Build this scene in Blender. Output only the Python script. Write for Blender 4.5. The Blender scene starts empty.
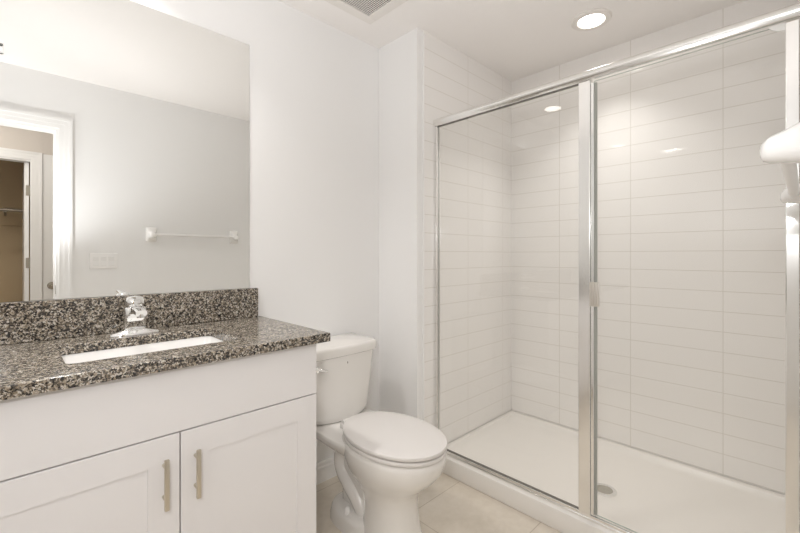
import bpy, bmesh, math, random
from mathutils import Vector, Matrix
random.seed(4)
C = bpy.context.scene.collection
SC = bpy.context.scene
PI = math.pi

# ------------------------------------------------------------------ camera, world, light
CAM_Z = 1.2
F_PX = 398.0
cam_d = bpy.data.cameras.new('camera')
cam = bpy.data.objects.new('camera', cam_d); C.objects.link(cam)
cam_d.sensor_width = 36.0
cam_d.lens = F_PX / 800.0 * 36.0
cam_d.shift_y = -11.5 / 800.0
cam_d.clip_start = 0.01
cam.location = (0, 0, CAM_Z)
cam.rotation_euler = (PI/2, 0, math.radians(45.6) - PI/2)
SC.camera = cam

world = bpy.data.worlds.new('world'); SC.world = world
world.use_nodes = True
world.node_tree.nodes['Background'].inputs['Color'].default_value = (1.0, 0.97, 0.93, 1)
world.node_tree.nodes['Background'].inputs['Strength'].default_value = 0.0

SC.view_settings.view_transform = 'Standard'
SC.view_settings.look = 'None'
SC.view_settings.exposure = 0.075
SC.view_settings.gamma = 1.0
SC.view_settings.use_curve_mapping = False
SC.cycles.max_bounces = 16
SC.cycles.diffuse_bounces = 8
SC.cycles.glossy_bounces = 8
SC.cycles.transparent_max_bounces = 24
SC.cycles.use_denoising = True

P_DIRECT = 19.2  # added fill spot beside the camera
P_FILL = 40.0       # added fill, bounced off the middle of the ceiling
P_FLASH_NEAR = 7.5  # bounced off the ceiling by the door
P_ROOM = 5.6        # recessed downlight over the basin
P_SHOWER = 3.0       # recessed downlight in the shower
P_HALL = 8.8

def lamp(name, kind, loc, power, rot=(0, 0, 0), size=0.1, color=(1, 1, 1), parent=None, spot=None, spread=180):
    d = bpy.data.lights.new(name, kind); d.energy = power; d.color = color
    if kind == 'AREA':
        d.shape = 'DISK'; d.size = size; d.spread = math.radians(spread)
    else:
        d.shadow_soft_size = size
    if spot: d.spot_size = spot; d.spot_blend = 0.6
    o = bpy.data.objects.new(name, d); C.objects.link(o)
    o.location = loc; o.rotation_euler = rot
    if parent: o.parent = parent
    return o

# flash bounced off the ceiling by the door, plus two added fill spots
FL = (0.975, 0.98, 1.0)
lamp('camera_fill', 'SPOT', (-0.16, 0.0, 1.45), P_DIRECT, rot=(PI/2 - 0.15, 0, math.radians(45.6) - PI/2), size=0.055, color=FL, spot=math.radians(150))  # added fill along the view, flattens the shading
lamp('ceiling_bounce', 'SPOT', (-0.10, 0.12, 1.50), P_FLASH_NEAR, rot=(PI, 0, 0), size=0.06, color=FL, spot=math.radians(135))
lamp('ceiling_bounce', 'SPOT', (-0.12, 0.50, 0.95), P_FILL, rot=(PI, 0, 0), size=0.06, color=FL, spot=math.radians(142))  # added fill turned up at the ceiling to even out the room

# ------------------------------------------------------------------ materials
def mat(name, color, rough=0.5, metal=0.0, spec=0.5, coat=0.0):
    m = bpy.data.materials.new(name); m.use_nodes = True
    b = m.node_tree.nodes['Principled BSDF']
    b.inputs['Base Color'].default_value = (*color, 1)
    b.inputs['Roughness'].default_value = rough
    b.inputs['Metallic'].default_value = metal
    b.inputs['Specular IOR Level'].default_value = spec
    b.inputs['Coat Weight'].default_value = coat
    return m

class N:
    def __init__(self, m): self.m = m; self.t = m.node_tree; self.b = self.t.nodes['Principled BSDF']
    def new(self, kind, **kw):
        n = self.t.nodes.new(kind)
        for k, v in kw.items(): setattr(n, k, v)
        return n
    def link(self, a, b): self.t.links.new(a, b)
    def coord(self): return self.new('ShaderNodeTexCoord').outputs['Object']
    def math(self, op, a, b=None):
        n = self.new('ShaderNodeMath', operation=op)
        for i, v in enumerate((a, b)):
            if v is None: continue
            if isinstance(v, (int, float)): n.inputs[i].default_value = v
            else: self.link(v, n.inputs[i])
        return n.outputs[0]
    def ramp(self, src, stops, interp='LINEAR'):
        r = self.new('ShaderNodeValToRGB'); cr = r.color_ramp; cr.interpolation = interp
        while len(cr.elements) < len(stops): cr.elements.new(0.5)
        for e, (p, c) in zip(cr.elements, stops):
            e.position = p; e.color = (*c, 1)
        self.link(src, r.inputs['Fac'])
        return r.outputs['Color']
    def noise(self, vec, scale, detail=3, rough=0.5):
        n = self.new('ShaderNodeTexNoise'); n.inputs['Scale'].default_value = scale
        n.inputs['Detail'].default_value = detail; n.inputs['Roughness'].default_value = rough
        self.link(vec, n.inputs['Vector']); return n.outputs['Fac']
    def bump(self, h, strength, dist):
        n = self.new('ShaderNodeBump'); n.inputs['Strength'].default_value = strength
        n.inputs['Distance'].default_value = dist
        self.link(h, n.inputs['Height']); self.link(n.outputs['Normal'], self.b.inputs['Normal'])

def paint(name, color, rough, bump_scale=220, strength=0.12, dist=0.001):
    m = mat(name, color, rough, spec=0.35); n = N(m)
    n.bump(n.noise(n.coord(), bump_scale, 3), strength, dist)
    return m

M = {}
M['wall'] = paint('wall_paint', (0.868, 0.865, 0.86), 0.55)
M['ceiling'] = paint('ceiling_paint', (0.89, 0.865, 0.845), 0.8, 60, 0.35, 0.002)
M['trim'] = mat('trim_paint', (0.86, 0.855, 0.845), 0.3)
M['cabinet'] = paint('cabinet_paint', (0.80, 0.785, 0.785), 0.32, 300, 0.03)
M['porcelain'] = mat('porcelain', (0.79, 0.77, 0.74), 0.12, coat=0.4)
M['seat'] = mat('seat_plastic', (0.72, 0.695, 0.675), 0.25)
M['sink'] = mat('sink_porcelain', (0.88, 0.87, 0.855), 0.12, coat=0.3)
M['acrylic'] = mat('shower_acrylic', (0.82, 0.795, 0.76), 0.35)
M['chrome'] = mat('chrome', (0.88, 0.88, 0.875), 0.08, 1.0)
M['alu'] = mat('polished_aluminium', (0.88, 0.875, 0.86), 0.16, 1.0)
M['nickel'] = mat('brushed_nickel', (0.62, 0.57, 0.48), 0.34, 1.0)
M['dark'] = mat('grille_shade', (0.03, 0.028, 0.025), 0.6)  # near-black colour stands in for shade inside the fan grille
M['seal'] = mat('grey_vinyl_seal', (0.36, 0.37, 0.34), 0.4)
M['clear_plastic'] = mat('clear_plastic', (0.85, 0.85, 0.83), 0.15)
M['white_plastic'] = mat('white_plastic', (0.90, 0.89, 0.88), 0.3)
M['vent'] = mat('vent_plastic', (0.80, 0.77, 0.735), 0.45)
M['ceramic'] = mat('white_ceramic', (0.87, 0.86, 0.84), 0.12, coat=0.4)
M['closet'] = paint('closet_paint', (0.56, 0.44, 0.29), 0.8)
M['hall'] = paint('hall_paint', (0.66, 0.61, 0.56), 0.6)
M['knob'] = mat('knob_metal', (0.36, 0.32, 0.26), 0.25, 1.0)
M['dark_seal'] = mat('dark_glazing_seal', (0.16, 0.15, 0.135), 0.5)
M['pull'] = mat('satin_pull', (0.74, 0.71, 0.66), 0.3, 1.0)
M['rod'] = mat('closet_rod_metal', (0.34, 0.30, 0.25), 0.35, 1.0)
M['mark'] = mat('printed_mark', (0.16, 0.14, 0.13), 0.5)
M['strainer'] = mat('strainer_metal', (0.42, 0.40, 0.35), 0.45, 0.4)
M['hinge'] = mat('satin_hinge', (0.45, 0.42, 0.36), 0.35, 1.0)

mm = mat('mirror_silver', (0.905, 0.91, 0.895), 0.0, 1.0); M['mirror'] = mm
M['mirror_edge'] = mat('mirror_edge', (0.42, 0.44, 0.40), 0.3)

# lamp lens
def emis(name, color, strength):
    m = bpy.data.materials.new(name); m.use_nodes = True
    t = m.node_tree; t.nodes.remove(t.nodes['Principled BSDF'])
    e = t.nodes.new('ShaderNodeEmission'); e.inputs['Color'].default_value = (*color, 1); e.inputs['Strength'].default_value = strength
    t.links.new(e.outputs[0], t.nodes['Material Output'].inputs['Surface'])
    return m
M['lens'] = emis('lamp_lens', (1.0, 0.95, 0.88), 12.0)

# clear glass: transmits straight through and mirrors by Fresnel
def glass(name, tint):
    m = bpy.data.materials.new(name); m.use_nodes = True
    t = m.node_tree; t.nodes.remove(t.nodes['Principled BSDF'])
    fr = t.nodes.new('ShaderNodeFresnel')          # same index seen from either side of the thin pane
    ge = t.nodes.new('ShaderNodeNewGeometry'); mr = t.nodes.new('ShaderNodeMapRange')
    mr.inputs['To Min'].default_value = 1.45; mr.inputs['To Max'].default_value = 1/1.45
    t.links.new(ge.outputs['Backfacing'], mr.inputs['Value']); t.links.new(mr.outputs[0], fr.inputs['IOR'])
    tr = t.nodes.new('ShaderNodeBsdfTransparent'); tr.inputs['Color'].default_value = (*tint, 1)
    gl = t.nodes.new('ShaderNodeBsdfGlossy'); gl.inputs['Roughness'].default_value = 0.0
    mx = t.nodes.new('ShaderNodeMixShader')
    t.links.new(fr.outputs[0], mx.inputs[0]); t.links.new(tr.outputs[0], mx.inputs[1]); t.links.new(gl.outputs[0], mx.inputs[2])
    t.links.new(mx.outputs[0], t.nodes['Material Output'].inputs['Surface'])
    return m
M['glass'] = glass('clear_glass', (0.988, 0.988, 0.982))
M['glass_edge'] = mat('glass_edge', (0.33, 0.40, 0.36), 0.15)

# granite
def granite():
    m = mat('granite', (0.3, 0.27, 0.24), 0.17, spec=0.6); n = N(m); co = n.coord()
    warp = n.new('ShaderNodeTexNoise'); warp.inputs['Scale'].default_value = 70; warp.inputs['Detail'].default_value = 2
    n.link(co, warp.inputs['Vector'])
    add = n.new('ShaderNodeMixRGB', blend_type='ADD'); add.inputs['Fac'].default_value = 0.014
    n.link(co, add.inputs[1]); n.link(warp.outputs['Color'], add.inputs[2])
    v = n.new('ShaderNodeTexVoronoi'); v.inputs['Scale'].default_value = 245
    n.link(add.outputs[0], v.inputs['Vector'])
    sep = n.new('ShaderNodeSeparateColor'); n.link(v.outputs['Color'], sep.inputs[0])
    big = n.noise(co, 60, 3, 0.6)
    val = n.math('ADD', n.math('MULTIPLY', sep.outputs[0], 0.72), n.math('MULTIPLY', n.math('SUBTRACT', big, 0.32), 1.0))
    col = n.ramp(val, [(0.0, (0.012, 0.011, 0.011)), (0.26, (0.04, 0.037, 0.034)), (0.40, (0.105, 0.09, 0.074)),
                       (0.54, (0.225, 0.182, 0.132)), (0.65, (0.36, 0.312, 0.248)), (0.79, (0.56, 0.52, 0.46)), (0.92, (0.12, 0.11, 0.10))], 'CONSTANT')
    fine = n.noise(co, 420, 2)
    mix = n.new('ShaderNodeMixRGB', blend_type='OVERLAY'); mix.inputs['Fac'].default_value = 0.35
    n.link(col, mix.inputs[1]); n.link(fine, mix.inputs[2])
    n.link(mix.outputs[0], n.b.inputs['Base Color'])
    return m
M['granite'] = granite()

# stacked 10 x 41 cm glazed tiles: axis u along the wall, z up, (u0, z0) a joint crossing
def tile(name, axis, u0, uw, z0, zh, color, grout, gw=0.0028):
    m = mat(name, color, 0.05, spec=0.5); n = N(m)
    s = n.new('ShaderNodeSeparateXYZ'); n.link(n.coord(), s.inputs[0])
    def d(src, o, w):
        f = n.math('FRACT', n.math('DIVIDE', n.math('SUBTRACT', src, o), w))
        return n.math('MULTIPLY', n.math('MINIMUM', f, n.math('SUBTRACT', 1.0, f)), w)
    du = d(s.outputs[axis], u0 - 40*uw, uw); dz = d(s.outputs['Z'], z0 - 40*zh, zh)
    dist = n.math('MINIMUM', du, dz)
    k = n.new('ShaderNodeMapRange', interpolation_type='SMOOTHSTEP')
    k.inputs['From Min'].default_value = gw*0.35; k.inputs['From Max'].default_value = gw*0.8
    n.link(dist, k.inputs['Value'])
    mix = n.new('ShaderNodeMixRGB'); mix.inputs[1].default_value = (*grout, 1); mix.inputs[2].default_value = (*color, 1)
    n.link(k.outputs[0], mix.inputs['Fac']); n.link(mix.outputs[0], n.b.inputs['Base Color'])
    rr = n.new('ShaderNodeMapRange'); rr.inputs['To Min'].default_value = 0.6; rr.inputs['To Max'].default_value = 0.05
    n.link(k.outputs[0], rr.inputs['Value']); n.link(rr.outputs[0], n.b.inputs['Roughness'])
    n.bump(k.outputs[0], 0.2, 0.001)
    return m
TZ = 0.0945
GROUT = (0.67, 0.645, 0.60)
M['tile_left'] = tile('tile_shower_left', 'X', 2.043, 0.406, TZ, 0.1024, (0.885, 0.868, 0.85), GROUT)
M['tile_back'] = tile('tile_shower_back', 'Y', 0.712, 0.418, TZ, 0.1024, (0.885, 0.868, 0.85), GROUT)

def floor_mat():
    m = mat('floor_tile', (0.62, 0.55, 0.46), 0.35); n = N(m); co = n.coord()
    s = n.new('ShaderNodeSeparateXYZ'); n.link(co, s.inputs[0])
    a = n.noise(co, 5, 5, 0.6); b = n.noise(co, 28, 4, 0.6)
    v = n.math('ADD', n.math('MULTIPLY', a, 0.7), n.math('MULTIPLY', b, 0.3))
    col = n.ramp(v, [(0.3, (0.59, 0.53, 0.445)), (0.5, (0.68, 0.62, 0.535)), (0.7, (0.76, 0.705, 0.63))])
    def d(src, o, w):
        f = n.math('FRACT', n.math('DIVIDE', n.math('SUBTRACT', src, o), w))
        return n.math('MULTIPLY', n.math('MINIMUM', f, n.math('SUBTRACT', 1.0, f)), w)
    dist = n.math('MINIMUM', d(s.outputs['X'], 0.72 - 30*0.6, 0.6), d(s.outputs['Y'], 1.285 - 30*0.45, 0.45))
    k = n.new('ShaderNodeMapRange', interpolation_type='SMOOTHSTEP')
    k.inputs['From Min'].default_value = 0.001; k.inputs['From Max'].default_value = 0.0025
    n.link(dist, k.inputs['Value'])
    mix = n.new('ShaderNodeMixRGB'); mix.inputs[1].default_value = (0.46, 0.40, 0.32, 1)
    n.link(k.outputs[0], mix.inputs['Fac']); n.link(col, mix.inputs[2]); n.link(mix.outputs[0], n.b.inputs['Base Color'])
    n.bump(k.outputs[0], 0.3, 0.001)
    return m
M['floor'] = floor_mat()

# ------------------------------------------------------------------ mesh helpers (world coordinates)
def box(bm, x0, x1, y0, y1, z0, z1, bev=0.0, seg=2):
    x0, x1 = min(x0, x1), max(x0, x1); y0, y1 = min(y0, y1), max(y0, y1); z0, z1 = min(z0, z1), max(z0, z1)
    vs = [bm.verts.new((x, y, z)) for z in (z0, z1) for y in (y0, y1) for x in (x0, x1)]
    fs = [bm.faces.new([vs[i] for i in q]) for q in ((0, 2, 3, 1), (4, 5, 7, 6), (0, 1, 5, 4), (2, 6, 7, 3), (0, 4, 6, 2), (1, 3, 7, 5))]
    if bev > 0:
        es = list({e for f in fs for e in f.edges})
        bmesh.ops.bevel(bm, geom=es, offset=bev, segments=seg, profile=0.5, affect='EDGES')
    return bm

def nb(*a, **k):
    return box(bmesh.new(), *a, **k)

def loft(bm, rings, cap0=True, cap1=True):
    rr = [[bm.verts.new(p) for p in r] for r in rings]
    n = len(rr[0])
    for a, b in zip(rr, rr[1:]):
        for i in range(n):
            bm.faces.new((a[i], a[(i+1) % n], b[(i+1) % n], b[i]))
    if cap0: bm.faces.new(list(reversed(rr[0])))
    if cap1: bm.faces.new(rr[-1])
    return bm

def sgn(v): return 1 if v >= 0 else -1
def superring(cx, cy, a, b, z, n=2.0, k=48, b2=None):
    """a = half size along x, b = half size towards +y, b2 = half size towards -y"""
    out = []
    for i in range(k):
        t = 2*PI*i/k
        c, s = math.cos(t), math.sin(t)
        x = a*sgn(c)*abs(c)**(2/n); bb = b if s >= 0 else (b2 if b2 is not None else b)
        y = bb*sgn(s)*abs(s)**(2/n)
        out.append((cx + x, cy + y, z))
    return out

def tube(bm, pts, r, k=16, cap=True):
    pts = [Vector(p) for p in pts]
    rs = r if isinstance(r, (list, tuple)) else [r]*len(pts)
    rings = []; up = None
    for i, p in enumerate(pts):
        t = (pts[min(i+1, len(pts)-1)] - pts[max(i-1, 0)]).normalized()
        if up is None:
            up = Vector((0, 0, 1)) if abs(t.z) < 0.9 else Vector((1, 0, 0))
        s = t.cross(up).normalized(); up = s.cross(t).normalized()
        rings.append([p + rs[i]*(math.cos(2*PI*j/k)*s + math.sin(2*PI*j/k)*up) for j in range(k)])
    return loft(bm, rings, cap, cap)

def bez(p0, p1, p2, p3, n=10):
    p0, p1, p2, p3 = map(Vector, (p0, p1, p2, p3)); o = []
    for i in range(n+1):
        t = i/n; o.append(p0*(1-t)**3 + 3*p1*t*(1-t)**2 + 3*p2*t*t*(1-t) + p3*t**3)
    return o

def lathe(bm, cx, cy, prof, k=32, cap0=True, cap1=True):
    return loft(bm, [[(cx + r*math.cos(2*PI*i/k), cy + r*math.sin(2*PI*i/k), z) for i in range(k)] for r, z in prof], cap0, cap1)

def prism(bm, pts, axis, a, b, bev=0.0):
    """pts: 2D outline; axis: extrusion axis 0/1/2 from a to b"""
    def P(u, v, w): return ((w, u, v), (u, w, v), (u, v, w))[axis]
    A = [bm.verts.new(P(u, v, a)) for u, v in pts]; B = [bm.verts.new(P(u, v, b)) for u, v in pts]
    n = len(pts); fs = []
    for i in range(n): fs.append(bm.faces.new((A[i], A[(i+1) % n], B[(i+1) % n], B[i])))
    fs.append(bm.faces.new(list(reversed(A)))); fs.append(bm.faces.new(B))
    if bev > 0:
        bmesh.ops.bevel(bm, geom=list({e for f in fs for e in f.edges}), offset=bev, segments=2, profile=0.5, affect='EDGES')
    return bm

def wpos(o):
    p = Vector((0, 0, 0))
    while o: p += o.location; o = o.parent
    return p

def obj(name, bm, m, parent=None, label=None, smooth=None, loc=None):
    """ONE mesh object from a bmesh in world coordinates; its origin is its parent's place (or loc)."""
    bmesh.ops.remove_doubles(bm, verts=bm.verts, dist=1e-6)
    bmesh.ops.recalc_face_normals(bm, faces=bm.faces)
    org = wpos(parent) if parent else Vector(loc or (0, 0, 0))
    bmesh.ops.translate(bm, verts=bm.verts, vec=-org)
    me = bpy.data.meshes.new(name); bm.to_mesh(me); bm.free()
    ms = m if isinstance(m, (list, tuple)) else [m]
    for x in ms: me.materials.append(x)
    if smooth is not None:
        me.polygons.foreach_set('use_smooth', [True]*len(me.polygons))
        me.set_sharp_from_angle(angle=math.radians(smooth))
    o = bpy.data.objects.new(name, me); C.objects.link(o)
    if parent: o.parent = parent
    else: o.location = org
    if label: o['label'] = label
    return o

def tag(o, label, cat, group=None):
    o['label'] = label; o['category'] = cat
    if group: o['group'] = group
    return o

def thing(name, label, cat, loc, group=None):
    o = bpy.data.objects.new(name, None); C.objects.link(o)
    o.location = loc; o.empty_display_size = 0.1
    return tag(o, label, cat, group)

def struct(name, bm, m, parent=None, smooth=None):
    o = obj(name, bm, m, parent, smooth=smooth)
    if not parent: o['kind'] = 'structure'
    return o

# ------------------------------------------------------------------ setting
W = 1.802            # mirror wall
RW = -0.03           # wall with the entrance, behind and right of the camera
LW = -0.86           # wall left of the vanity
CZ = 2.442           # ceiling
SX = 1.587           # face of the stub wall between toilet and shower
YT = 1.487           # shower wall on the left
XB = 2.574           # shower back wall
XG = 1.737           # plane of the shower glass
HY = -1.18           # far wall of the hall
SH = 3.0

struct('floor', nb(LW - 0.1, XB + 0.1, -2.2, W + 0.1, -0.1, 0), M['floor'])
struct('ceiling', nb(LW - 0.1, XB + 0.1, -2.2, W + 0.1, CZ, CZ + 0.1), M['ceiling'])
struct('wall_back', nb(LW - 0.1, SX, W, W + 0.1, 0, CZ), M['wall'])
struct('wall_left', nb(LW - 0.1, LW, -2.2, W, 0, CZ), M['wall'])
# stub wall beside the toilet that carries on as the shower's left side
bm = bmesh.new()
prism(bm, [(SX, W + 0.1), (SX, YT), (XB + 0.1, YT), (XB + 0.1, W + 0.1)], 2, 0, CZ)
struct('wall_stub', bm, M['wall'])
struct('wall_shower_end', nb(XB, XB + 0.1, -0.13, YT, 0, CZ), M['wall'])
# entrance wall with its door opening x -0.475 .. 0.24, 2.075 high
DX0, DX1, DH = -0.475, 0.24, 2.075
bm = bmesh.new()
box(bm, LW, DX0, -0.15, RW, 0, CZ); box(bm, DX1, XB, -0.15, RW, 0, CZ); box(bm, DX0, DX1, -0.15, RW, DH, CZ)
struct('wall_right', bm, M['wall'])
# tile cladding
bx0 = 1.637
struct('wall_tile_left', nb(bx0, XB - 0.008, YT - 0.008, YT, 0.090, CZ), M['tile_left'])
struct('wall_tile_back', nb(XB - 0.008, XB, RW + 0.008, YT - 0.008, 0.090, CZ), M['tile_back'])
struct('wall_tile_right', nb(bx0, XB - 0.008, RW, RW + 0.008, 0.090, CZ), M['tile_left'])
struct('trim_1', nb(bx0 - 0.008, bx0, YT - 0.010, YT, 0.02, CZ, bev=0.002), M['trim'])

def casing(bm, x0, x1, h, y, dy, w=0.072):
    """stepped casing round an opening on the wall face y, standing out by dy"""
    s = sgn(dy)
    for (a, b, t) in ((0.0, 0.028, 0.012), (0.028, w - 0.018, 0.015), (w - 0.018, w, 0.020)):
        box(bm, x1 + a, x1 + b, y, y + s*t, 0, h + a)
        box(bm, x0 - b, x0 - a, y, y + s*t, 0, h + a)
        box(bm, x0 - b, x1 + b, y, y + s*t, h + a, h + b)
    return bm
bm = casing(bmesh.new(), DX0, DX1, DH, RW, 0.01)
# jamb lining with stop
box(bm, DX1 - 0.015, DX1, -0.15, RW + 0.002, 0, DH); box(bm, DX0, DX0 + 0.015, -0.15, RW + 0.002, 0, DH); box(bm, DX0 + .015, DX1 - .015, -0.15, RW + 0.002, DH - 0.015, DH)
box(bm, DX1 - 0.026, DX1 - 0.015, -0.10, -0.065, 0, DH - 0.015)
casing(bm, DX0, DX1, DH, -0.15, -0.01)
fr = struct('trim_2', bm, M['trim'])
obj('strike_plate', nb(DX1 - 0.017, DX1 - 0.0145, -0.062, -0.036, 0.93, 0.99, bev=0.0008), M['hinge'], fr, label='satin metal strike plate')

# baseboards
def base_prof(y, s): return [(y, 0), (y + s*0.015, 0), (y + s*0.015, 0.075), (y + s*0.011, 0.083), (y + s*0.011, 0.097), (y + s*0.006, 0.108), (y, 0.108)]
struct('baseboard_back', prism(bmesh.new(), base_prof(W, -1), 0, 0.807, SX), M['trim'])
struct('baseboard_stub', prism(bmesh.new(), base_prof(SX, -1), 1, YT, W - 0.016), M['trim'])
struct('baseboard_right', prism(bmesh.new(), base_prof(RW, 1), 0, DX1 + 0.072, 1.64), M['trim'])

# hall beyond the entrance
CX0, CX1, CH = -0.62, 0.132, 2.035
bm = bmesh.new()
box(bm, LW, CX0, HY - 0.1, HY, 0, CZ); box(bm, CX1, XB, HY - 0.1, HY, 0, CZ); box(bm, CX0, CX1, HY - 0.1, HY, CH, CZ)
struct('wall_hall', bm, M['hall'])
struct('wall_hall_end', nb(1.3, 1.4, HY, -0.15, 0, CZ), M['hall'])
bm = casing(bmesh.new(), CX0, CX1, CH, HY, 0.01)
box(bm, CX1 - 0.006, CX1, HY - 0.1, HY + 0.002, 0, CH); box(bm, CX0, CX0 + 0.014, HY - 0.1, HY + 0.002, 0, CH); box(bm, CX0 + .014, CX1 - .006, HY - 0.1, HY + 0.002, CH - 0.014, CH)
fr = struct('trim_3', bm, M['trim'])
for z in (1.77, 1.13):
    obj('hinge', nb(0.098, 0.1265, HY - 0.0445, HY - 0.0415, z - 0.045, z + 0.045, bev=0.001), M['hinge'], fr, label='satin metal hinge')
struct('door_2', nb(0.088, 0.118, -1.92, HY - 0.045, 0.012, CH - 0.018, bev=0.002), M['trim'])
# closet
bm = bmesh.new()
box(bm, LW, LW + 0.05, -2.2, HY - 0.1, 0, CZ); box(bm, 0.45, 0.5, -2.2, HY - 0.1, 0, CZ); box(bm, LW, 0.5, -2.2, -2.1, 0, CZ)
struct('wall_closet', bm, M['closet'])
t = thing('closet_rod', 'metal hanging rod inside the tan closet reflected in the mirror', 'closet rod', (-0.2, -1.62, 1.60))
bm = bmesh.new(); tube(bm, [(LW + 0.052, -1.62, 1.62), (0.085, -1.62, 1.62)], 0.014, 14); obj('rod', bm, M['rod'], t, smooth=40)
bm = bmesh.new(); box(bm, -0.045, -0.025, -2.098, -1.60, 1.60, 1.606); tube(bm, [(-0.035, -1.62, 1.62), (-0.015, -1.62, 1.62)], 0.02, 14)
obj('bracket', bm, M['rod'], t)
tag(obj('closet_cleat', nb(LW + 0.052, 0.448, -2.099, -2.08, 1.50, 1.59, bev=0.002), M['closet']), 'tan wall cleat running below the closet rod', 'cleat')
# closed hall door beside the closet
d = struct('door_1', nb(0.206, 0.92, HY - 0.03, HY + 0.012, 0.01, 2.1, bev=0.002), M['trim'])
bm = bmesh.new()
for (r0, y0), (r1, y1) in ():
    pass
def ylathe(bm, cx, cz, prof, k=24):
    return loft(bm, [[(cx + r*math.cos(2*PI*i/k), y, cz + r*math.sin(2*PI*i/k)) for i in range(k)] for r, y in prof])
ylathe(bm, 0.268, 0.925, [(0.033, HY + 0.012), (0.033, HY + 0.018), (0.014, HY + 0.022), (0.012, HY + 0.04), (0.026, HY + 0.046), (0.030, HY + 0.058), (0.026, HY + 0.07), (0.010, HY + 0.075)])
obj('door_knob', bm, M['knob'], d, smooth=40, label='dark nickel door knob')
lamp('hall_fill', 'AREA', (-0.55, -0.62, CZ - 0.03), P_HALL, size=0.25, color=(1.0, 0.95, 0.88))  # added unseen area light, fills the hall and doorway

# ------------------------------------------------------------------ vanity
CF = 1.258           # plane of the doors
CB0, CB1 = -0.857, 0.806
CT = 0.914
v = thing('vanity_cabinet', 'white shaker vanity cabinet with bar pulls under the granite top', 'cabinet', (0, 1.5, 0))
bm = bmesh.new(); 
box(bm, CB0 + 0.002, CB0 + 0.02, CF + 0.021, W - 0.001, 0.10, CT - 0.032); box(bm, CB1 - 0.018, CB1, CF + 0.021, W - 0.001, 0.0, CT - 0.032, bev=0.001)
box(bm, CB0 + 0.02, CB1 - 0.018, CF + 0.04, W - 0.02, 0.10, 0.118); box(bm, CB0 + 0.02, CB1 - 0.018, W - 0.02, W - 0.008, 0.118, 0.70)
box(bm, CB0 + 0.02, CB1 - 0.018, CF + 0.021, CF + 0.04, 0.10, CT - 0.032)
obj('body', bm, M['cabinet'], v)
obj('toe_kick', nb(CB0, CB1 - 0.002, CF + 0.09, CF + 0.11, 0, 0.10), M['cabinet'], v)
obj('drawer_front', nb(CB0 + 0.004, CB1 - 0.003, CF, CF + 0.021, 0.6945, CT - 0.0335, bev=0.0015), M['cabinet'], v)
def shaker(x0, x1, z0, z1, hx):
    r = 0.078
    bm = bmesh.new()
    y0, y1, yi = CF, CF + 0.020, CF + 0.005
    o = [(x0, z0), (x1, z0), (x1, z1), (x0, z1)]
    i_ = [(x0 + r, z0 + r), (x1 - r, z0 + r), (x1 - r, z1 - r), (x0 + r, z1 - r)]
    j_ = [(x0 + r + .001, z0 + r + .001), (x1 - r - .001, z0 + r + .001), (x1 - r - .001, z1 - r - .001), (x0 + r + .001, z1 - r - .001)]
    A = [bm.verts.new((x, y0, z)) for x, z in o]; Bv = [bm.verts.new((x, y0, z)) for x, z in i_]
    D = [bm.verts.new((x, yi, z)) for x, z in j_]; E_ = [bm.verts.new((x, y1, z)) for x, z in o]
    for k in range(4):
        l = (k + 1) % 4
        bm.faces.new((A[k], A[l], Bv[l], Bv[k])); bm.faces.new((Bv[k], Bv[l], D[l], D[k])); bm.faces.new((A[k], E_[k], E_[l], A[l]))
    bm.faces.new(D); bm.faces.new(list(reversed(E_)))
    es = [e for e in bm.edges if len(e.link_faces) == 2 and all(vv in A for vv in e.verts)]
    bmesh.ops.bevel(bm, geom=es, offset=0.0015, segments=2, profile=0.5, affect='EDGES')
    dr = obj('door', bm, M['cabinet'], v)
    if hx is not None:
        bm = bmesh.new()
        box(bm, hx - 0.006, hx + 0.006, CF - 0.034, CF - 0.024, 0.497, 0.637, bev=0.002)
        for z in (0.524, 0.612): tube(bm, [(hx, CF, z), (hx, CF - 0.026, z)], 0.005, 14)
        obj('handle', bm, M['nickel'], dr, smooth=40, label='brushed nickel bar pull')
DG = 0.349
shaker(DG + 0.0018, CB1 - 0.003, 0.112, 0.6905, DG + 0.0405)
shaker(-0.098, DG - 0.0018, 0.112, 0.6905, DG - 0.0415)
shaker(-0.474, -0.1016, 0.112, 0.6905, None)
shaker(CB0 + 0.004, -0.4776, 0.112, 0.6905, None)

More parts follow.
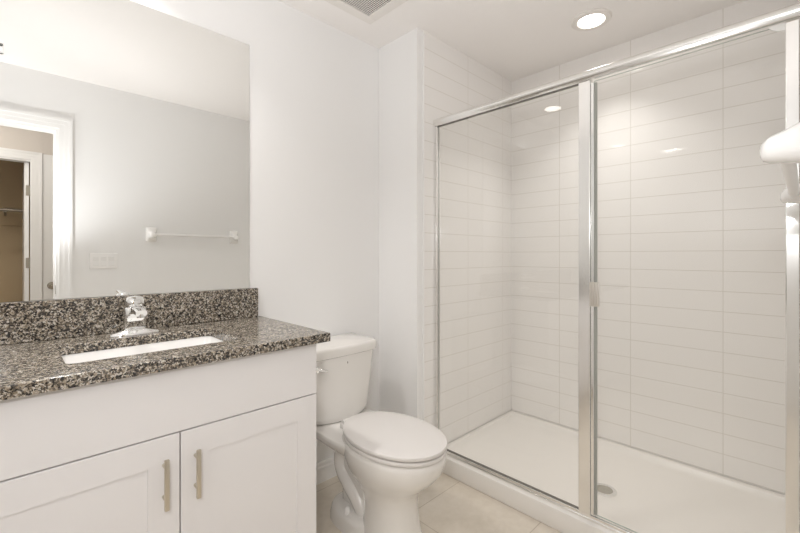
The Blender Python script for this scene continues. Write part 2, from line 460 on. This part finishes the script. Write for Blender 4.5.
# countertop with a rectangular basin cut-out, backsplash as its part
SXL, SXR, SY0, SY1, RC = 0.105, 0.560, 1.354, 1.642, 0.024
def rrect(x0, x1, y0, y1, r, k=6):
    o = []
    for cx, cy, a0 in ((x1 - r, y1 - r, 0), (x0 + r, y1 - r, PI/2), (x0 + r, y0 + r, PI), (x1 - r, y0 + r, 1.5*PI)):
        for i in range(k+1):
            a = a0 + PI/2*i/k; o.append((cx + r*math.cos(a), cy + r*math.sin(a)))
    return o
def slab_with_hole(x0, x1, y0, y1, z0, z1, hole):
    bm = bmesh.new()
    n = len(hole); q = n // 4; m = q // 2
    sides = (lambda p: (x1, p[1]), lambda p: (p[0], y1), lambda p: (x0, p[1]), lambda p: (p[0], y0))
    corners = ((x1, y1), (x0, y1), (x0, y0), (x1, y0))
    out = []
    for i, p in enumerate(hole):      # each rounded corner fans out to the slab's corner and its two sides
        c, j = divmod(i, q)
        out.append(corners[c] if j == m else sides[c if j < m else (c + 1) % 4](p))
    H0 = [bm.verts.new((x, y, z0)) for x, y in hole]; H1 = [bm.verts.new((x, y, z1)) for x, y in hole]
    O0 = [bm.verts.new((x, y, z0)) for x, y in out]; O1 = [bm.verts.new((x, y, z1)) for x, y in out]
    for i in range(n):
        j = (i+1) % n
        bm.faces.new((O1[i], O1[j], H1[j], H1[i])); bm.faces.new((O0[j], O0[i], H0[i], H0[j]))
        bm.faces.new((H1[i], H1[j], H0[j], H0[i])); bm.faces.new((O0[i], O0[j], O1[j], O1[i]))
    es = [e for e in bm.edges if all(abs(q.co.z - z1) < 1e-6 for q in e.verts) and any(abs(f.normal.z) < 0.5 for f in e.link_faces)]
    bm.normal_update()
    es = [e for e in bm.edges if all(abs(q.co.z - z1) < 1e-6 for q in e.verts) and any(abs(f.normal.z) < 0.5 for f in e.link_faces)]
    bmesh.ops.bevel(bm, geom=es, offset=0.0035, segments=2, profile=0.5, affect='EDGES')
    return bm
hole = rrect(SXL, SXR, SY0, SY1, RC)
tag(obj('countertop', slab_with_hole(LW + .002, 0.842, 1.226, W - .001, CT - 0.031, CT, hole), M['granite']), 'flat speckled granite vanity countertop with rectangular basin cut-out', 'countertop')
tag(obj('backsplash', nb(LW + .002, 0.823, W - 0.022, W - .001, CT + .0005, CT + 0.133, bev=0.0025), M['granite']), 'upright granite backsplash strip along the wall under the mirror', 'backsplash')

# undermount basin
sk = thing('sink', 'white rectangular undermount basin set into the granite top', 'sink', (0.31, 1.49, 0.76))
R = []
zt = CT - 0.031
for (ins, z) in ((-0.020, zt), (-0.020, zt - 0.012)):
    R.append([(x, y, z) for x, y in rrect(SXL + ins, SXR - ins, SY0 + ins, SY1 - ins, RC + 0.01)])
outer = R + [[(x, y, z) for x, y in rrect(SXL + i_, SXR - i_, SY0 + i_, SY1 - i_, RC)] for i_, z in ((-0.012, zt - 0.02), (0.0, zt - 0.12), (0.03, zt - 0.15))]
inner = [[(x, y, z) for x, y in rrect(SXL + i_, SXR - i_, SY0 + i_, SY1 - i_, RC)] for i_, z in ((0.045, zt - 0.138), (0.016, zt - 0.118), (0.004, zt - 0.02), (-0.002, zt))]
bm = loft(bmesh.new(), list(reversed(outer)), True, False)
bm2 = loft(bm, inner, True, False)
# join rims
top_o = outer[0]; top_i = inner[-1]
bm.verts.ensure_lookup_table()
vo = [bm.verts.new(p) for p in top_o]; vi = [bm.verts.new(p) for p in top_i]
for i in range(len(vo)):
    j = (i+1) % len(vo); bm.faces.new((vo[i], vo[j], vi[j], vi[i]))
obj('basin', bm, M['sink'], sk, smooth=50)
obj('drain', lathe(bmesh.new(), 0.31, 1.49, [(0.030, zt - 0.139), (0.030, zt - 0.134), (0.020, zt - 0.134), (0.018, zt - 0.137), (0.004, zt - 0.136)]), M['chrome'], sk, smooth=40, label='chrome basin drain')

# faucet
FX, FY = 0.322, 1.698
fa = thing('faucet', 'chrome single-lever faucet standing behind the white basin', 'faucet', (FX, FY, CT))
bm = bmesh.new()
loft(bm, [superring(FX, FY, a, b, z, 2.4, 48) for z, a, b in ((CT + .0003, .077, .025), (CT + .005, .077, .025), (CT + .0085, .074, .0225), (CT + .018, .040, .018), (CT + .020, .034, .012))])
obj('base_plate', bm, M['chrome'], fa, smooth=50)
bm = bmesh.new()
loft(bm, [superring(FX, FY, a, b, z, 3.6, 48) for z, a, b in ((CT + .012, .0320, .004), (CT + .018, .0325, .006), (CT + .040, .0335, .0168), (CT + .060, .0343, .0266), (CT + .065, .0345, .0285), (CT + .090, .0345, .0285), (CT + .098, .031, .026), (CT + .101, .024, .020))])
obj('body', bm, M['chrome'], fa, smooth=50)
bm = bmesh.new()
def arm(bm, pts, w0, w1, h0, h1, k=20, p=.6):
    n = len(pts) - 1; rings = []
    for i, q in enumerate(pts):
        t = (pts[min(i+1, n)] - pts[max(i-1, 0)]).normalized(); nrm = Vector((1, 0, 0)).cross(t).normalized()
        f = i/n; hw, hh = w0 + (w1 - w0)*f, h0 + (h1 - h0)*f
        rings.append([q + hw*sgn(math.cos(a))*abs(math.cos(a))**p*Vector((1, 0, 0)) + hh*sgn(math.sin(a))*abs(math.sin(a))**p*nrm for a in [2*PI*j/k for j in range(k)]])
    return loft(bm, rings)
arm(bm, bez((FX, FY - .012, CT + .082), (FX, FY - .045, CT + .090), (FX, FY - .075, CT + .092), (FX, FY - .100, CT + .085), 10), .024, .017, .017, .011)
spo = obj('spout', bm, M['chrome'], fa, smooth=50)
bm = bmesh.new(); tube(bm, [(FX, FY - .088, CT + .082), (FX, FY - .089, CT + .069)], [.012, .0115], 20)
obj('aerator', bm, M['chrome'], spo, smooth=50)
bm = bmesh.new()
loft(bm, [superring(FX, FY, r, r*.9, z, 2.6, 32) for z, r in ((CT + .1015, .026), (CT + .108, .030), (CT + .124, .029), (CT + .134, .024), (CT + .138, .012))])
arm(bm, bez((FX, FY + .012, CT + .126), (FX, FY - .03, CT + .133), (FX, FY - .05, CT + .135), (FX - .002, FY - .080, CT + .138), 8), .017, .011, .008, .004)
obj('lever', bm, M['chrome'], fa, smooth=50)

# mirror
bm = nb(LW + 0.3, 0.787, W - 0.006, W - 0.0005, CT + 0.1345, 1.2 + 0.744*1.3)
bm.normal_update()
for f in bm.faces:
    f.material_index = 0 if f.normal.y < -0.5 else 1
tag(obj('mirror', bm, [M['mirror'], M['mirror_edge']]), 'large frameless wall mirror standing on the granite backsplash', 'mirror')

# ------------------------------------------------------------------ toilet
TX, TY = 1.150, W
to = thing('toilet', 'white two-piece toilet with closed lid between vanity and shower', 'toilet', (TX, TY, 0))
def egg(c, Lf, Lb, w, z, n=2.15, k=56):
    """local: c = distance of the centre from the wall, front towards -y"""
    return superring(TX, TY - c, w, Lb, z, n, k, b2=Lf)
bm = bmesh.new()
loft(bm, [egg(.575, .150, .150, .118, 0.0), egg(.575, .145, .140, .112, .03), egg(.575, .128, .125, .103, .10), egg(.575, .118, .125, .100, .17),
          egg(.575, .122, .150, .108, .22), egg(.570, .165, .20, .130, .265), egg(.572, .215, .235, .153, .31), egg(.577, .242, .248, .166, .35),
          egg(.578, .252, .25, .172, .39), egg(.578, .251, .25, .171, .409), egg(.578, .244, .245, .165, .4155)])
# rear deck the tank stands on
loft(bm, [superring(TX, TY - c, w, b, z, n, 40) for z, c, w, b, n in
          ((.29, .40, .07, .13, 2.5), (.32, .36, .11, .19, 2.8), (.36, .30, .150, .235, 3.2), (.39, .285, .170, .24, 3.6), (.403, .285, .170, .24, 3.6), (.408, .285, .165, .235, 3.6))])
bowl = obj('bowl', bm, M['porcelain'], to, smooth=60)
# foot behind the column, with the exposed trapway
bm = bmesh.new()
loft(bm, [superring(TX, TY - c, w, b, z, 2.8, 40) for z, c, w, b in ((0, .40, .124, .17), (.02, .40, .124, .17), (.05, .402, .120, .166), (.068, .405, .112, .160), (.078, .41, .092, .145), (.082, .42, .06, .12))])
foot = obj('foot', bm, M['porcelain'], to, smooth=60)
bm = bmesh.new()
for sd in (-1, 1):
    P = bez((TX + sd*.032, TY - .47, .30), (TX + sd*.042, TY - .36, .33), (TX + sd*.048, TY - .285, .33), (TX + sd*.048, TY - .29, .25), 10)
    Q = bez((TX + sd*.048, TY - .29, .25), (TX + sd*.048, TY - .295, .17), (TX + sd*.048, TY - .40, .17), (TX + sd*.042, TY - .46, .06), 14)
    tube(bm, list(P) + list(Q)[1:], [.036]*11 + [.036]*6 + [.038]*8, 20)
box(bm, TX - .06, TX + .06, TY - .46, TY - .30, .05, .30, bev=.02)
obj('trapway', bm, M['porcelain'], to, smooth=60)
for s in (-1, 1):
    obj('bolt_cap', lathe(bmesh.new(), TX + s*.098, TY - .40, [(.012, .060), (.012, .088), (.009, .097), (.004, .100)], 20), M['white_plastic'], foot, smooth=60)
# tank: narrower and bowed below, squarer above
def tank_ring(z, hw, yb, yf, bow, k=28):
    o = []
    r = .035
    pts = []
    for i in range(k + 1):                      # front, left to right, bowed out
        u = -1 + 2*i/k
        e = abs(u)
        y = yf + bow*(1 - u*u)
        cr = max(0, (e - (1 - r/hw))/(r/hw))    # rounded corner
        y -= r*(1 - math.sqrt(max(0, 1 - cr*cr)))
        pts.append((TX + u*hw, TY - y, z))
    pts += [(TX + hw, TY - yb, z), (TX + hw*.5, TY - yb, z), (TX, TY - yb, z), (TX - hw*.5, TY - yb, z), (TX - hw, TY - yb, z)]
    return pts
bm = bmesh.new()
loft(bm, [tank_ring(z, hw, .02, yf, bow) for z, hw, yf, bow in
          ((.4085, .150, .200, .058), (.418, .168, .210, .056), (.44, .182, .216, .046), (.55, .198, .221, .028), (.68, .214, .225, .014), (.711, .217, .226, .012))])
tank = obj('tank', bm, M['porcelain'], to, smooth=50)
bm = bmesh.new()
loft(bm, [tank_ring(z, hw, .012, yf, bow) for z, hw, yf, bow in
          ((.711, .222, .228, .012), (.715, .231, .234, .012), (.747, .233, .236, .012), (.758, .230, .233, .012), (.763, .221, .225, .012))])
obj('tank_lid', bm, M['porcelain'], to, smooth=50)
# flush lever on the tank's front
bm = bmesh.new(); ly = TY - .2315
ylathe(bm, TX - .143, .672, [(.015, ly + .006), (.015, ly - .006), (.011, ly - .010), (.004, ly - .012)], 20)
tube(bm, [(TX - .143, ly - .008, .672), (TX - .120, ly - .014, .668), (TX - .098, ly - .016, .660)], [.007, .0075, .006], 14)
obj('flush_lever', bm, M['chrome'], to, smooth=50, label='chrome flush lever')
# small printed mark on the tank
bm = bmesh.new(); my = TY - .2388
loft(bm, [[(TX + .024 + r*math.cos(2*PI*i/12)*.6, y, .676 + r*1.5*math.sin(2*PI*i/12)) for i in range(12)] for r, y in ((.0045, my + .004), (.0045, my - .0006))])
box(bm, TX + .0235, TX + .0245, my - .0006, my + .004, .660, .669)
obj('printed_mark', bm, M['mark'], tank, label='small dark printed mark')
# seat and cover
def slab_egg(c, Lf, Lb, w, z0, z1, dome=0.0):
    bm = bmesh.new(); r = .0022
    rings = [egg(c, Lf - r, Lb - r, w - r, z0, 2.05), egg(c, Lf - r*.3, Lb - r*.3, w - r*.3, z0 + r*.4, 2.05), egg(c, Lf, Lb, w, z0 + r, 2.05), egg(c, Lf, Lb, w, z1 - r, 2.05),
             egg(c, Lf - r*.4, Lb - r*.4, w - r*.4, z1 - r*.35, 2.05), egg(c, Lf - r*1.4, Lb - r*1.4, w - r*1.4, z1, 2.05)]
    for f in (.8, .55, .3, .1):
        rings.append(egg(c, Lf*f, Lb*f, w*f, z1 + dome*(1 - f*f), 2.05))
    return loft(bm, rings)
obj('seat', slab_egg(.588, .247, .255, .176, .4208, .4355), M['seat'], to, smooth=50)
cov = obj('seat_cover', slab_egg(.586, .250, .255, .178, .4418, .457, .007), M['seat'], to, smooth=50)
for s in (-1, 1):
    bm = bmesh.new(); tube(bm, [(TX + s*.035, TY - .327, .437), (TX + s*.070, TY - .327, .437)], .012, 16)
    box(bm, TX + s*.055 - .018, TX + s*.055 + .018, TY - .345, TY - .308, .4085, .432, bev=.003)
    obj('hinge', bm, M['seat'], to, smooth=40)

# ------------------------------------------------------------------ shower
pan = thing('shower_pan', 'white acrylic shower base with raised front curb', 'shower base', (2.1, 0.75, 0))
bm = bmesh.new()
PX0, PX1, PY0, PY1 = 1.700, XB - 0.009, RW + 0.009, YT - 0.009
# outer shell, curb top, sloped inner walls and floor
def prect(x0, x1, y0, y1, z, r, k=5): return [(x, y, z) for x, y in rrect(x0, x1, y0, y1, r, k)]
loft(bm, [prect(PX0 + .05, PX1, PY0, PY1, 0.001, .004), prect(PX0 + .05, PX1, PY0, PY1, .085, .004), prect(PX0 + .05, PX1, PY0, PY1, .088, .004),
          prect(PX0 + .085, PX1 - .030, PY0 + .030, PY1 - .030, .0875, .03), prect(PX0 + .095, PX1 - .045, PY0 + .045, PY1 - .045, .070, .045),
          prect(PX0 + .12, PX1 - .075, PY0 + .075, PY1 - .075, .060, .07), prect(PX0 + .20, PX1 - .16, PY0 + .16, PY1 - .16, .055, .08), prect(1.98, 2.16, .60, .78, .050, .08)])
box(bm, PX0, PX0 + .085, PY0 - .0005, PY1 + .0005, 0.0, .092, bev=.006)
obj('base', bm, M['acrylic'], pan, smooth=40)
QX, QY = 2.07, .69
dr = obj('drain', lathe(bmesh.new(), QX, QY, [(.054, .049), (.054, .0565), (.050, .0585), (.038, .0565), (.038, .052)], 36), M['chrome'], pan, smooth=40, label='round chrome drain')
bm = lathe(bmesh.new(), QX, QY, [(.0375, .0515), (.0375, .0550)], 30)
obj('strainer', bm, M['strainer'], dr, label='grey perforated strainer')

en = thing('shower_enclosure', 'framed clear glass shower enclosure with chrome header and posts', 'shower enclosure', (XG, .73, .092))
EZ0, HB, HT = .092, 1.929, 1.972
Y0, Y1 = RW + .009, YT - .009
# header: rounded hood profile
bm = bmesh.new()
prof = [(XG - .020, HB)] + [(XG - .008 + .022*math.cos(a), HB + .021 + .021*math.sin(a)) for a in [PI + 0.3 - (PI + 0.3 - 0.2)*i/12 for i in range(13)]] + [(XG + .020, HB)]
prism(bm, prof, 1, Y0, Y1); obj('header', bm, M['alu'], en, smooth=40, label='chrome header rail')
bm = bmesh.new()
box(bm, XG - .016, XG + .016, Y0, Y1, EZ0, EZ0 + .010, bev=.002); box(bm, XG - .012, XG + .012, Y0, Y1, EZ0 + .008, EZ0 + .024, bev=.003)
obj('track', bm, M['alu'], en, smooth=40, label='chrome bottom track')
bm = nb(XG - .014, XG + .014, Y1 - .019, Y1, EZ0 + .02, HB, bev=.003); obj('wall_jamb', bm, M['alu'], en)
bm = nb(XG - .014, XG + .014, Y0, Y0 + .034, EZ0 + .02, HB, bev=.003); obj('wall_jamb', bm, M['alu'], en)
obj('strike_post', nb(XG - .016, XG + .014, .629, .677, EZ0 + .02, HB, bev=.003), M['alu'], en, label='chrome centre post')
def pane(name, y0, y1, z0, z1, parent, x=XG):
    bm = nb(x - .003, x + .003, y0, y1, z0, z1); bm.normal_update()
    for f in bm.faces: f.material_index = 0 if abs(f.normal.x) > .5 else 1
    return obj(name, bm, [M['glass'], M['glass_edge']], parent)
pane('fixed_glass', .677, Y1 - .019, EZ0 + .024, HB, en)
obj('glazing_seal', nb(XG - .006, XG + .006, .677, Y1 - .019, HB - .0025, HB), M['dark_seal'], en, label='dark seal along the header')
obj('glazing_seal', nb(XG - .006, XG + .006, .677, Y1 - .019, EZ0 + .0235, EZ0 + .0265), M['dark_seal'], en, label='dark seal along the bottom track')
bm = bmesh.new(); box(bm, XG - .012, XG + .012, .616, .628, EZ0 + .03, HB - .012, bev=.002); obj('door_seal', bm, M['chrome'], en)
door = pane('door', .046, .616, EZ0 + .030, HB - .006, en)
obj('door_stile', nb(XG - .013, XG + .013, .0135, .046, EZ0 + .026, HB - .004, bev=.003), M['alu'], door, label='chrome hinge stile')
obj('edge_seal', nb(XG - .005, XG + .005, .607, .6185, EZ0 + .030, HB - .014, bev=.001), M['seal'], door, label='grey vinyl door edge seal')
bm = bmesh.new()
hz0, hz1 = .988, 1.088
box(bm, XG - .004, XG - .0035 + .0005, .597, .612, hz0 + .01, hz1 - .01)
box(bm, XG - .021, XG - .016, .592, .629, hz0, hz1, bev=.001); box(bm, XG - .017, XG - .003, .599, .606, hz0 + .008, hz1 - .008)
for y in (.5965, .607, .618, .6255): tube(bm, [(XG - .0215, y, hz0), (XG - .0215, y, hz1)], .0038, 12)
obj('door_handle', bm, M['pull'], door, smooth=40, label='small ribbed metal pull')
bm = bmesh.new()
prism(bm, [(.046, HB - .004), (.086, HB - .004), (.078, HB - .014), (.064, HB - .024), (.046, HB - .028)], 0, XG - .010, XG - .003, bev=.001)
obj('hinge_pivot', bm, M['clear_plastic'], door, label='clear corner pivot')

# ------------------------------------------------------------------ ceiling fixtures
def downlight(x, y, label, power, spread):
    t = thing('ceiling_light', label, 'ceiling light', (x, y, CZ), 'recessed ceiling lights')
    obj('trim_ring', lathe(bmesh.new(), x, y, [(.098, CZ), (.098, CZ - .004), (.093, CZ - .009), (.068, CZ - .011), (.064, CZ - .007), (.064, CZ - .001)], 48, False, False), M['vent'], t, smooth=40)
    obj('lens', lathe(bmesh.new(), x, y, [(.064, CZ - .0005), (.0635, CZ - .007)], 40), M['lens'], t)
    lamp('bulb', 'AREA', (0, 0, -.012), power, size=.12, color=(1.0, .97, .935), parent=t, spread=spread)
    return t
downlight(2.19, .795, 'lit round recessed light in the ceiling over the shower', P_SHOWER, 100)
downlight(.20, 1.50, 'lit recessed light in the ceiling above the basin', P_ROOM, 120)

# exhaust fan grille
vx0, vx1, vy0, vy1 = 1.045, 1.375, 1.300, 1.632
t = thing('exhaust_fan', 'square bathroom exhaust fan grille in the ceiling above the toilet', 'exhaust fan', ((vx0 + vx1)/2, (vy0 + vy1)/2, CZ))
def frame(bm, i0, i1, z0, z1, bev=0.0):
    for a in ((vx0 + i0, vx1 - i0, vy0 + i0, vy0 + i1), (vx0 + i0, vx1 - i0, vy1 - i1, vy1 - i0), (vx0 + i0, vx0 + i1, vy0 + i1, vy1 - i1), (vx1 - i1, vx1 - i0, vy0 + i1, vy1 - i1)):
        box(bm, *a, z0, z1, bev=bev)
bm = bmesh.new(); frame(bm, 0, .054, CZ - .012, CZ, .003); fo = obj('frame', bm, M['vent'], t)
obj('cavity', nb(vx0 + .054, vx1 - .054, vy0 + .054, vy1 - .054, CZ - .0045, CZ - .0005), M['dark'], t, label='dark plate standing in for the shade behind the grille')
bm = bmesh.new(); k = .058
while k < .160:
    frame(bm, k, k + .0052, CZ - .0062, CZ - .005); k += .0102
for s in (-1, 1):
    pass
obj('grille', bm, M['vent'], t)

# air register near the door
rx0, rx1, ry0, ry1 = -.37, -.03, .13, .285
t = thing('air_register', 'small white ceiling air register near the door seen only reflected', 'air vent', ((rx0 + rx1)/2, (ry0 + ry1)/2, CZ))
bm = bmesh.new()
for a in ((rx0, rx1, ry0, ry0 + .025), (rx0, rx1, ry1 - .025, ry1), (rx0, rx0 + .025, ry0, ry1), (rx1 - .025, rx1, ry0, ry1)): box(bm, *a, CZ - .008, CZ, bev=.002)
obj('frame', bm, M['white_plastic'], t)
obj('cavity', nb(rx0 + .024, rx1 - .024, ry0 + .024, ry1 - .024, CZ - .002, CZ), M['vent'], t)
bm = bmesh.new()
for i in range(9):
    x = rx0 + .04 + i*(rx1 - rx0 - .08)/8
    prism(bm, [(x - .012, CZ - .002), (x + .004, CZ - .010), (x + .007, CZ - .009), (x - .009, CZ - .001)], 1, ry0 + .024, ry1 - .024)
obj('louvres', bm, M['white_plastic'], t)

# ------------------------------------------------------------------ towel bar on the wall by the door
TBX0, TBX1, TBZ = .795, 1.440, 1.363
t = thing('towel_bar', 'white towel bar with ceramic brackets on the wall right of the door', 'towel bar', ((TBX0 + TBX1)/2, RW, TBZ))
def bracket(x):
    bm = bmesh.new()
    def rr(y, hw, z0, z1, r): return [(x + px, y, pz) for px, pz in rrect(-hw, hw, z0, z1, r, 6)]
    zc = TBZ
    loft(bm, [rr(RW, .037, zc - .060, zc + .055, .010), rr(RW + .010, .037, zc - .060, zc + .055, .010), rr(RW + .017, .032, zc - .050, zc + .046, .016),
              rr(RW + .030, .026, zc - .034, zc + .026, .018), rr(RW + .050, .0235, zc - .030, zc + .016, .0195), rr(RW + .068, .022, zc - .028, zc + .008, .0165),
              rr(RW + .075, .017, zc - .025, zc + .001, .012), rr(RW + .078, .008, zc - .019, zc - .005, .0065)])
    return obj('bracket', bm, M['ceramic'], t, smooth=55)
bracket(TBX0); bracket(TBX1)
bm = bmesh.new(); tube(bm, [(TBX0 + .01, RW + .052, TBZ - .004), (TBX1 - .01, RW + .052, TBZ - .004)], .0105, 18)
obj('bar', bm, M['white_plastic'], t, smooth=40)

# switch plate
sx0, sx1, sz0, sz1 = .407, .575, 1.100, 1.212
t = thing('switch_plate', 'white three-gang rocker switch plate on the wall beside the door', 'light switch', ((sx0 + sx1)/2, RW, (sz0 + sz1)/2))
obj('plate', nb(sx0, sx1, RW, RW + .006, sz0, sz1, bev=.002), M['white_plastic'], t)
for i in range(3):
    xc = (sx0 + sx1)/2 + (i - 1)*.046
    bm = prism(bmesh.new(), [(RW + .005, 1.156 - .034), (RW + .009, 1.156 - .033), (RW + .0068, 1.156), (RW + .0095, 1.156 + .033), (RW + .005, 1.156 + .034)], 0, xc - .0165, xc + .0165)
    obj('rocker', bm, M['trim'], t)
